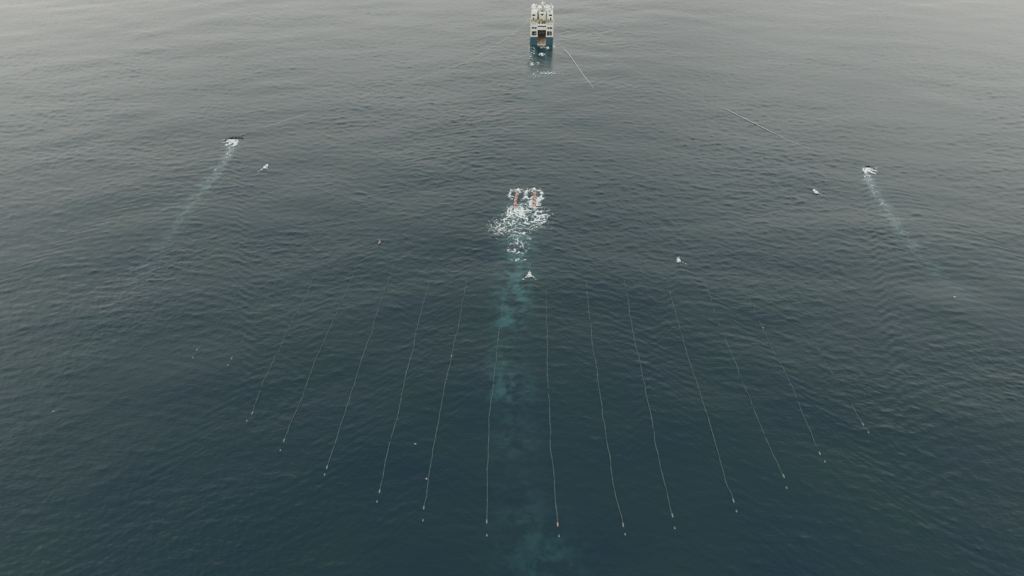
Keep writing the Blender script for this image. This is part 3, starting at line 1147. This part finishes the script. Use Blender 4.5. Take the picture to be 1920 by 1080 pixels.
for i, pts in enumerate(STREAMERS):
    P = [sea(*p) for p in pts]
    cab, buoy = P[:-1], P[-1]
    x, y = resample(cab, 0.45)
    x = x + 0.05 * noise(N_LACE, y + 40 * i, x * 0 + 9 * i, 16.0) + 0.10 * noise(N_LACE, y + 90 * i, x * 0 + 5 * i, 45.0)
    z = water_z(x, y)
    # floats just awash: dips under and comes out again along its length
    dip = 0.06 * noise(N_ROUGH, y * 1.0 + 77 * i, x * 0 + 13.0 * i, 9.0)
    head = np.clip(np.linspace(0, 5, len(x)), 0, 1)
    z = z + VIS[i] + dip - (1 - head) * 0.25
    r = 0.098 + 0.02 * np.clip(noise(N_ROUGH2, y + 31 * i, x * 0 + 4.0, 2.5), -1, 1.5)
    e = empty('streamer_cable', (float(x[-1]), float(y[-1]), 0))
    tag(e, '%s streamer cable from the left, a thin pale line trailing down the dark water' % ORD[i], 'cable',
        'streamer cables towed side by side')
    ox, oy = float(x[-1]), float(y[-1])
    MB().tube([(a - ox, b - oy, c) for a, b, c in zip(x, y, z)], list(r), 6).build('cable', M_CABLE, e)
    zz = wz(ox, oy)
    MB().tube([(0.02, .5, zz + .03), (0, .3, zz + .06), (0, -.35, zz + .07), (0, -.55, zz + .03)], [.08, .15, .15, .05], 10
              ).build('tail_float', M_ORANGE if i == 8 else M_TAIL, e)
    # tail buoy trailing behind on a sunken line
    bx, by = buoy
    bz = wz(bx, by)
    if i == 0:
        tb = empty('tail_buoy', (bx, by, bz))
        MB().tube([(0, .26, .02), (0, .18, .06), (0, -.18, .06), (0, -.26, .02)], [.06, .15, .15, .06], 12).build('float', M_TAIL, tb)
        MB().tube([(0, 0, .18), (0, 0, .5)], .03, 6).build('mast', M_STEEL, tb)
        tb0 = tb
    else:
        tb = copy_tree(tb0)
        tb.location = (bx, by, bz)
    tag(tb, 'tiny white tail buoy floating just behind the end of the %s streamer from the left' % ORD[i], 'buoy',
        'tail buoys behind the streamers')

# ------------------------------------------------------------------ foam builder
def foam(name, label, x0, x1, y0, y1, step, dens, lift=0.15, lump=0.10, group=None):
    """real foam: small raised flakes kept where dens(x,y) beats a noise field"""
    xs = np.arange(x0, x1, step); ys = np.arange(y0, y1, step)
    X, Y = np.meshgrid(xs, ys)
    D = dens(X, Y)
    Z = water_z(X.ravel(), Y.ravel()).reshape(X.shape) + lift + lump * np.clip(D, 0, 1.2) * (0.8 + 0.6 * noise(N_ROUGH2, X, Y, 2.0))
    jx = (RNG.rand(*X.shape) - .5) * step * .5; jy = (RNG.rand(*X.shape) - .5) * step * .5
    co = np.stack([X + jx, Y + jy, Z], -1).reshape(-1, 3)
    ny, nx = X.shape
    i = np.arange(ny - 1)[:, None] * nx; j = np.arange(nx - 1)[None, :]
    q = np.stack([i + j, i + j + 1, i + nx + j + 1, i + nx + j], -1).reshape(-1, 4)
    Dc = D.ravel()[q].mean(1)
    q = q[Dc > 0.0]
    used, inv = np.unique(q, return_inverse=True)
    me = bpy.data.meshes.new(name)
    me.from_pydata(co[used].tolist(), [], inv.reshape(-1, 4).tolist())
    me.polygons.foreach_set('use_smooth', np.ones(len(me.polygons), bool))
    me.materials.append(M_FOAM)
    me.update()
    o = bpy.data.objects.new(name, me)
    COL.objects.link(o)
    tag(o, label, 'foam', group, 'stuff')
    return o


# ------------------------------------------------------------------ air-gun floats with their foam
def gun_array(px0, px1, label, lean):
    a = np.array(sea(*px0)); b = np.array(sea(*px1))
    L = float(np.hypot(*(a - b)))
    ang = math.atan2(-(a - b)[0], (a - b)[1])
    mid = (a + b) / 2
    zz = wz(*mid)
    root = empty('gun_float', (mid[0], mid[1], zz), ang)
    tag(root, label, 'float')
    h = L / 2
    n = 22
    pts, rad = [], []
    for k in range(n + 1):
        t = k / n
        yy = -h + L * t
        pts.append((lean * math.sin(t * 3.1) * .35, yy, .17 + .06 * math.sin(t * 17)))
        rad.append(.62 * min(1, 6 * t + .35, 6 * (1 - t) + .45) * (1 - .14 * (k % 4 == 0)))
    MB().tube(pts, rad, 14).build('sausage_float', M_PINK, root)
    b_ = MB()
    for k in range(5):
        yy = -h + L * (.12 + .19 * k)
        b_.ring((lean * .2, yy, .45), .64, .07, 'Y', 18, 6)
    build_each(b_, 'strap', M_BLACK, root)
    MB().tube([(0, h - .3, .5), (0, h + .7, .6), (0, h + 1.2, .35)], [.62, .6, .25], 12).build('nose', M_FLOATW, root)
    b_ = MB()
    b_.tube([(-.1, h + 1.0, .5), (.1, h + 3.5, .1), (.1, h + 7, -.4)], .14, 8)
    b_.box(-.5, .5, h + 2.0, h + 2.7, -.2, .35, bevel=.1)
    b_.build('umbilical', M_BLACK, root)
    b_ = MB()
    for k in range(4):
        yy = -h + L * (.1 + .25 * k)
        b_.box(-.22, .22, yy - .25, yy + .25, .95, 1.25, bevel=.05)
    build_each(b_, 'navigation_pod', M_BROWN, root)
    return a, b, L


gun_array(GUNS[0][0], GUNS[0][1], 'long faded red float of the left gun array ringed with foam', -1)
gun_array(GUNS[1][0], GUNS[1][1], 'long pale red float of the right gun array half buried in foam', 1)


gx, gy = sea(980, 425)
foam('wake_foam', 'lacy white foam churned up around and behind the two red gun floats', gx - 22, gx + 22, gy - 42, gy + 34, 0.16, dens_guns, lift=.17, lump=.10)


# ------------------------------------------------------------------ paravanes
def paravane(P, label, s, size):
    """s=-1: the left one, foil opens to the left"""
    z0 = wz(*P)
    root = empty('paravane', (P[0], P[1], z0), 0.0, size)
    tag(root, label, 'paravane', 'paravanes spreading the tow')
    # curved foil: thick curved wall, top edge above the water
    def arc(pts, t):
        return pts + [(x, y - t) for x, y in pts[::-1]]
    c1 = [(-3.9, -.6), (-3.1, .9), (-2.0, 2.0), (-.9, 2.5), (.0, 2.1), (1.0, .8), (1.8, -.9), (2.3, -2.0)]
    c1 = [(x * (-s), y) for x, y in c1]
    MB().prism(arc(c1, .32), 2, -1.2, .50).build('foil', M_DOOR, root)
    c2 = [(.1, 2.75), (1.6, 2.95), (3.2, 2.75), (4.6, 2.2)]
    c2 = [(x * (-s), y) for x, y in c2]
    if s < 0:
        MB().prism(arc(c2, .35), 2, -1.0, .42).build('foil', M_DOOR, root)
    pts = [(-3.2 * -s, .1, .5), (-1.9 * -s, 1.6, .62), (-.6 * -s, 1.85, .62), (.6 * -s, .9, .5)]
    MB().tube(pts, [.12, .22, .22, .1], 10).build('float_pontoon', M_BLACK, root)
    MB().tube([(-s * -.9, 2.2, .8), (-s * 2.5, 4.5, .4), (-s * 6.0, 9.0, -.4)], .09, 6
              ).build('tow_bridle', M_DOOR, root)
    return root


paravane(PAR_L, 'dark curved paravane at the left edge of the spread throwing a white fan of spray', -1, .86)
paravane(PAR_R, 'dark curved paravane at the right edge of the spread with a white froth behind', 1, .72)


foam('paravane_foam', 'white spray fan and broken foam trail behind the left paravane', PAR_L[0] - 16, PAR_L[0] + 14, PAR_L[1] - 75, PAR_L[1] + 6, 0.18,
     dens_par(PAR_L, trL, -1, .9))
foam('paravane_foam', 'white froth and thin foam trail behind the right paravane', PAR_R[0] - 22, PAR_R[0] + 12, PAR_R[1] - 75, PAR_R[1] + 6, 0.18,
     dens_par(PAR_R, trR, 1, .72))


# ripples breaking along the edge of each paravane wake
def dens_edge(px, seed):
    P = [sea(*p) for p in px]
    def f(X, Y):
        dist, fr = path_dist(X, Y, P)
        n = noise(N_ROUGH, X + 57 * seed, Y * .8, 9.0) + .7 * noise(N_ROUGH2, X, Y + 31 * seed, 1.5)
        return n - 2.95 - (dist / 2.6) ** 2 * .7 - .5 * fr
    return f


for px, seed, lab in (([(380, 352), (345, 400), (300, 462), (240, 535)], 1, 'scattered flecks of foam along the left paravane wake'),
                      ([(1692, 440), (1730, 487), (1785, 540), (1840, 600)], 2, 'scattered flecks of foam along the right paravane wake')):
    Q = np.array([sea(*p) for p in px])
    foam('wake_fleck', lab, Q[:, 0].min() - 8, Q[:, 0].max() + 8, Q[:, 1].min() - 4, Q[:, 1].max() + 4, .22, dens_edge(px, seed), lump=.05)


# ------------------------------------------------------------------ marker buoys under tow
def marker(px, label, mcol, length, r, hdg=0.0):
    x, y = sea(*px)
    root = empty('tow_buoy', (x, y, wz(x, y)), hdg)
    tag(root, label, 'buoy', 'towed marker buoys')
    h = length / 2
    MB().tube([(0, -h, .1), (0, -h * .8, .22), (0, h * .55, .28), (0, h * .85, .3), (0, h, .22)], [r * .45, r, r, r * .75, r * .2], 14
              ).build('float', mcol, root)
    MB().tube([(0, 0, r), (0, 0, r + .9)], .05, 6).ball((0, 0, r + 1.0), .14).build('mast', M_STEEL, root)
    MB().ring((0, -h * .15, .25), r * 1.02, .06, 'Y', 16, 6).build('strap', M_BLACK, root)
    MB().tube([(0, h, .2), (0, h + 1.6, -.05), (.1, h + 3.5, -.5)], .06, 6).build('tow_rope', M_DOOR, root)
    return x, y


def dens_v(P, spread, size, both=(1, 1), core=.9, hdg=0.0):
    def f(X, Y):
        fine = noise(N_ROUGH2, X, Y, 1.3); rough = noise(N_ROUGH, X, Y, 3.0)
        x = X - P[0]; s = P[1] - Y
        d = core - sd_ell(X, Y, (P[0], P[1] - .3), .9 * size, 1.4 * size) + .25 * fine
        for sg, k in ((-1, both[0]), (1, both[1])):
            if not k: continue
            arm = 1 - np.abs(x - sg * (.25 * size + spread * s)) / (.20 * size + .06 * s)
            arm = np.where(s > -.5, arm, -1) - (s / (3.6 * size * k)) ** 2 + .5 * fine + .3 * rough - .38
            d = np.maximum(d, arm)
        return d
    return f


MK = [((499, 313), 'white towed buoy with splayed foam legs just right of the left paravane', M_FLOATW, 3.2, .52, .35, 1.0, (1.3, 1.0), .8, -.25),
      ((1529, 359), 'bright white towed buoy left of the right paravane', M_FLOATW, 2.8, .5, .55, .8, (.5, 1.1), .8, .3),
      ((712, 455), 'small faded orange buoy left of the gun floats', M_ORANGE, 1.3, .36, .8, .55, (0, .5), .55, 0.),
      ((993, 516), 'white buoy with a V of foam centred behind the gun floats', M_FLOATW, 1.9, .5, .62, .95, (1.0, 1.0), .8, 0.),
      ((1272, 488), 'small white buoy with a dark rim right of the gun floats', M_FLOATW, 1.6, .5, .75, .75, (.7, .9), .8, 0.)]
for px, lab, m, ln, r, spr, size, both, core, hdg in MK:
    x, y = marker(px, lab, m, ln, r, hdg)
    foam('buoy_foam', lab.replace('white towed buoy with splayed foam legs', 'splayed foam legs around the white towed buoy')
         .replace('bright white towed buoy', 'short foam wake of the bright white towed buoy')
         .replace('small faded orange buoy', 'faint froth behind the small faded orange buoy')
         .replace('white buoy with a V of foam centred', 'V of white foam trailing from the buoy centred')
         .replace('small white buoy with a dark rim', 'little foam chevron of the small white buoy'),
         x - 6, x + 6, y - 9, y + 3, .13, dens_v((x, y), spr, size, both, core), lift=.10, lump=.08)

foam('stern_foam', 'patches of foam on the dark water at the stern of the ship', SHIP_XY[0] - 11, SHIP_XY[0] + 11, SHIP_XY[1] - 62, SHIP_XY[1] + 15, .25, dens_ship)

# ------------------------------------------------------------------ tow wires from the ship
def wire(name, label, pts3, r, m=M_WARP, cat='rope'):
    o = MB().tube(pts3, r, 6).build(name, m)
    return tag(o, label, cat)


def lerp(a, b, t):
    return tuple(a[i] + (b[i] - a[i]) * t for i in range(3))


def waterline(px_list, off, step=1.5):
    x, y = resample([sea(*p) for p in px_list], step)
    z = water_z(x, y) + off(np.linspace(0, 1, len(x)))
    return [(float(a), float(b), float(c)) for a, b, c in zip(x, y, z)]


# left warp: hangs from the sheave, touches the water and runs awash to the paravane
sh = ship_pt(-9.75, 3.4, 15.6)
endL = sea(437, 258)
pts = []
for k in range(90):
    t = k / 89
    x = sh[0] + (endL[0] + 1 - sh[0]) * t; y = sh[1] + (endL[1] + 2 - sh[1]) * t
    z = sh[2] * max(0, 1 - t / .34) ** 1.7
    pts.append((x, y, max(z, wz(x, y) + .04 - .9 * max(0, t - .38) * 2)))
wire('tow_warp', 'thin pale tow wire running from the yellow sheave of the ship towards the left paravane', pts, .075)

st = ship_pt(8.4, 6, 14.5)
w1 = waterline([(1365, 208), (1400, 225), (1440, 245), (1470, 259), (1500, 272), (1550, 290), (1622, 313)],
               lambda t: .16 - .32 * np.clip((t - .35) * 2.2, 0, 1))
n = 24
lead = []
for k in range(n):
    t = k / n
    p = lerp(st, w1[0], t)
    lead.append((p[0], p[1], st[2] * (1 - t) ** 2.2 + .1 * t))
rad = [.022] * n + [(.13 if k < len(w1) * .36 else .08) for k in range(len(w1))]
wire('tow_warp', 'pale tow wire lying on the water between the ship and the right paravane', lead + w1, rad)

w2 = waterline([(1062, 97), (1075, 114), (1092, 138), (1112, 164), (1128, 180), (1146, 198)], lambda t: .22 - .5 * t ** 1.5)
rad = [(.24 - .18 * k / len(w2)) for k in range(len(w2))]
s2 = ship_pt(8.35, 2, 6.0)
pre = [lerp(s2, w2[0], t) for t in (0, .25, .5, .75)]
pre = [(p[0], p[1], p[2] * .8 + .2 - (.0 if i == 0 else 0)) for i, p in enumerate(pre)]
wire('lead_in_cable', 'pale lead-in cable slanting away from the right side of the ship stern', pre + w2, [.05] * 4 + rad, cat='cable')

# ------------------------------------------------------------------ gulls
def gull_mesh(span, fold):
    b = MB()
    b.tube([(0, -.42, .02), (0, -.25, .05), (0, 0, .08), (0, .22, .1), (0, .34, .13), (0, .44, .12)], [.03, .09, .13, .11, .08, .02], 10)
    return b


GULLS = [((847, 675), 'white gull with dark wings low over the seventh streamer from the left', 1, .4),
         ((779, 833), 'white gull between the sixth and seventh streamers from the left', 0, 2.0),
         ((800, 898), 'white gull beside the lower end of the seventh streamer from the left', 0, 1.2),
         ((1431, 615), 'lone white gull above the fourteenth streamer from the left', 0, .9),
         ((101, 772), 'white gull on the water near the left edge of the picture', 0, 2.4)]
for k, (px, lab, fly, hd) in enumerate(GULLS):
    x, y = sea(*px)
    g = empty('gull', (x, y, wz(x, y) + (1.2 if fly else .05)), hd)
    g.scale = (.7,) * 3
    tag(g, lab, 'bird', 'gulls around the streamers')
    gull_mesh(1.2, 0).build('body', M_GULLW, g)
    for s in (-1, 1):
        b = MB()
        sp = .72 if fly else .36
        prof = [(0, .16), (sp * .45 * s, .24), (sp * s, .02), (sp * .95 * s, -.06), (sp * .45 * s, .02), (0, -.12)]
        bm = b.bm
        vt = [bm.verts.new((s * .06 + px_, py_, .12 + abs(px_) * .12)) for px_, py_ in prof]
        vb = [bm.verts.new((v.co.x, v.co.y, v.co.z - .03)) for v in vt]
        fs = [bm.faces.new(vt), bm.faces.new(vb[::-1])]
        for i in range(6):
            fs.append(bm.faces.new((vt[i], vb[i], vb[(i + 1) % 6], vt[(i + 1) % 6])))
        bmesh.ops.recalc_face_normals(bm, faces=fs)
        b.build('wing', M_GULLG if fly else M_GULLW, g)
    MB().tube([(0, .43, .12), (0, .54, .10)], [.025, .006], 6).build('beak', M_YELL, g)
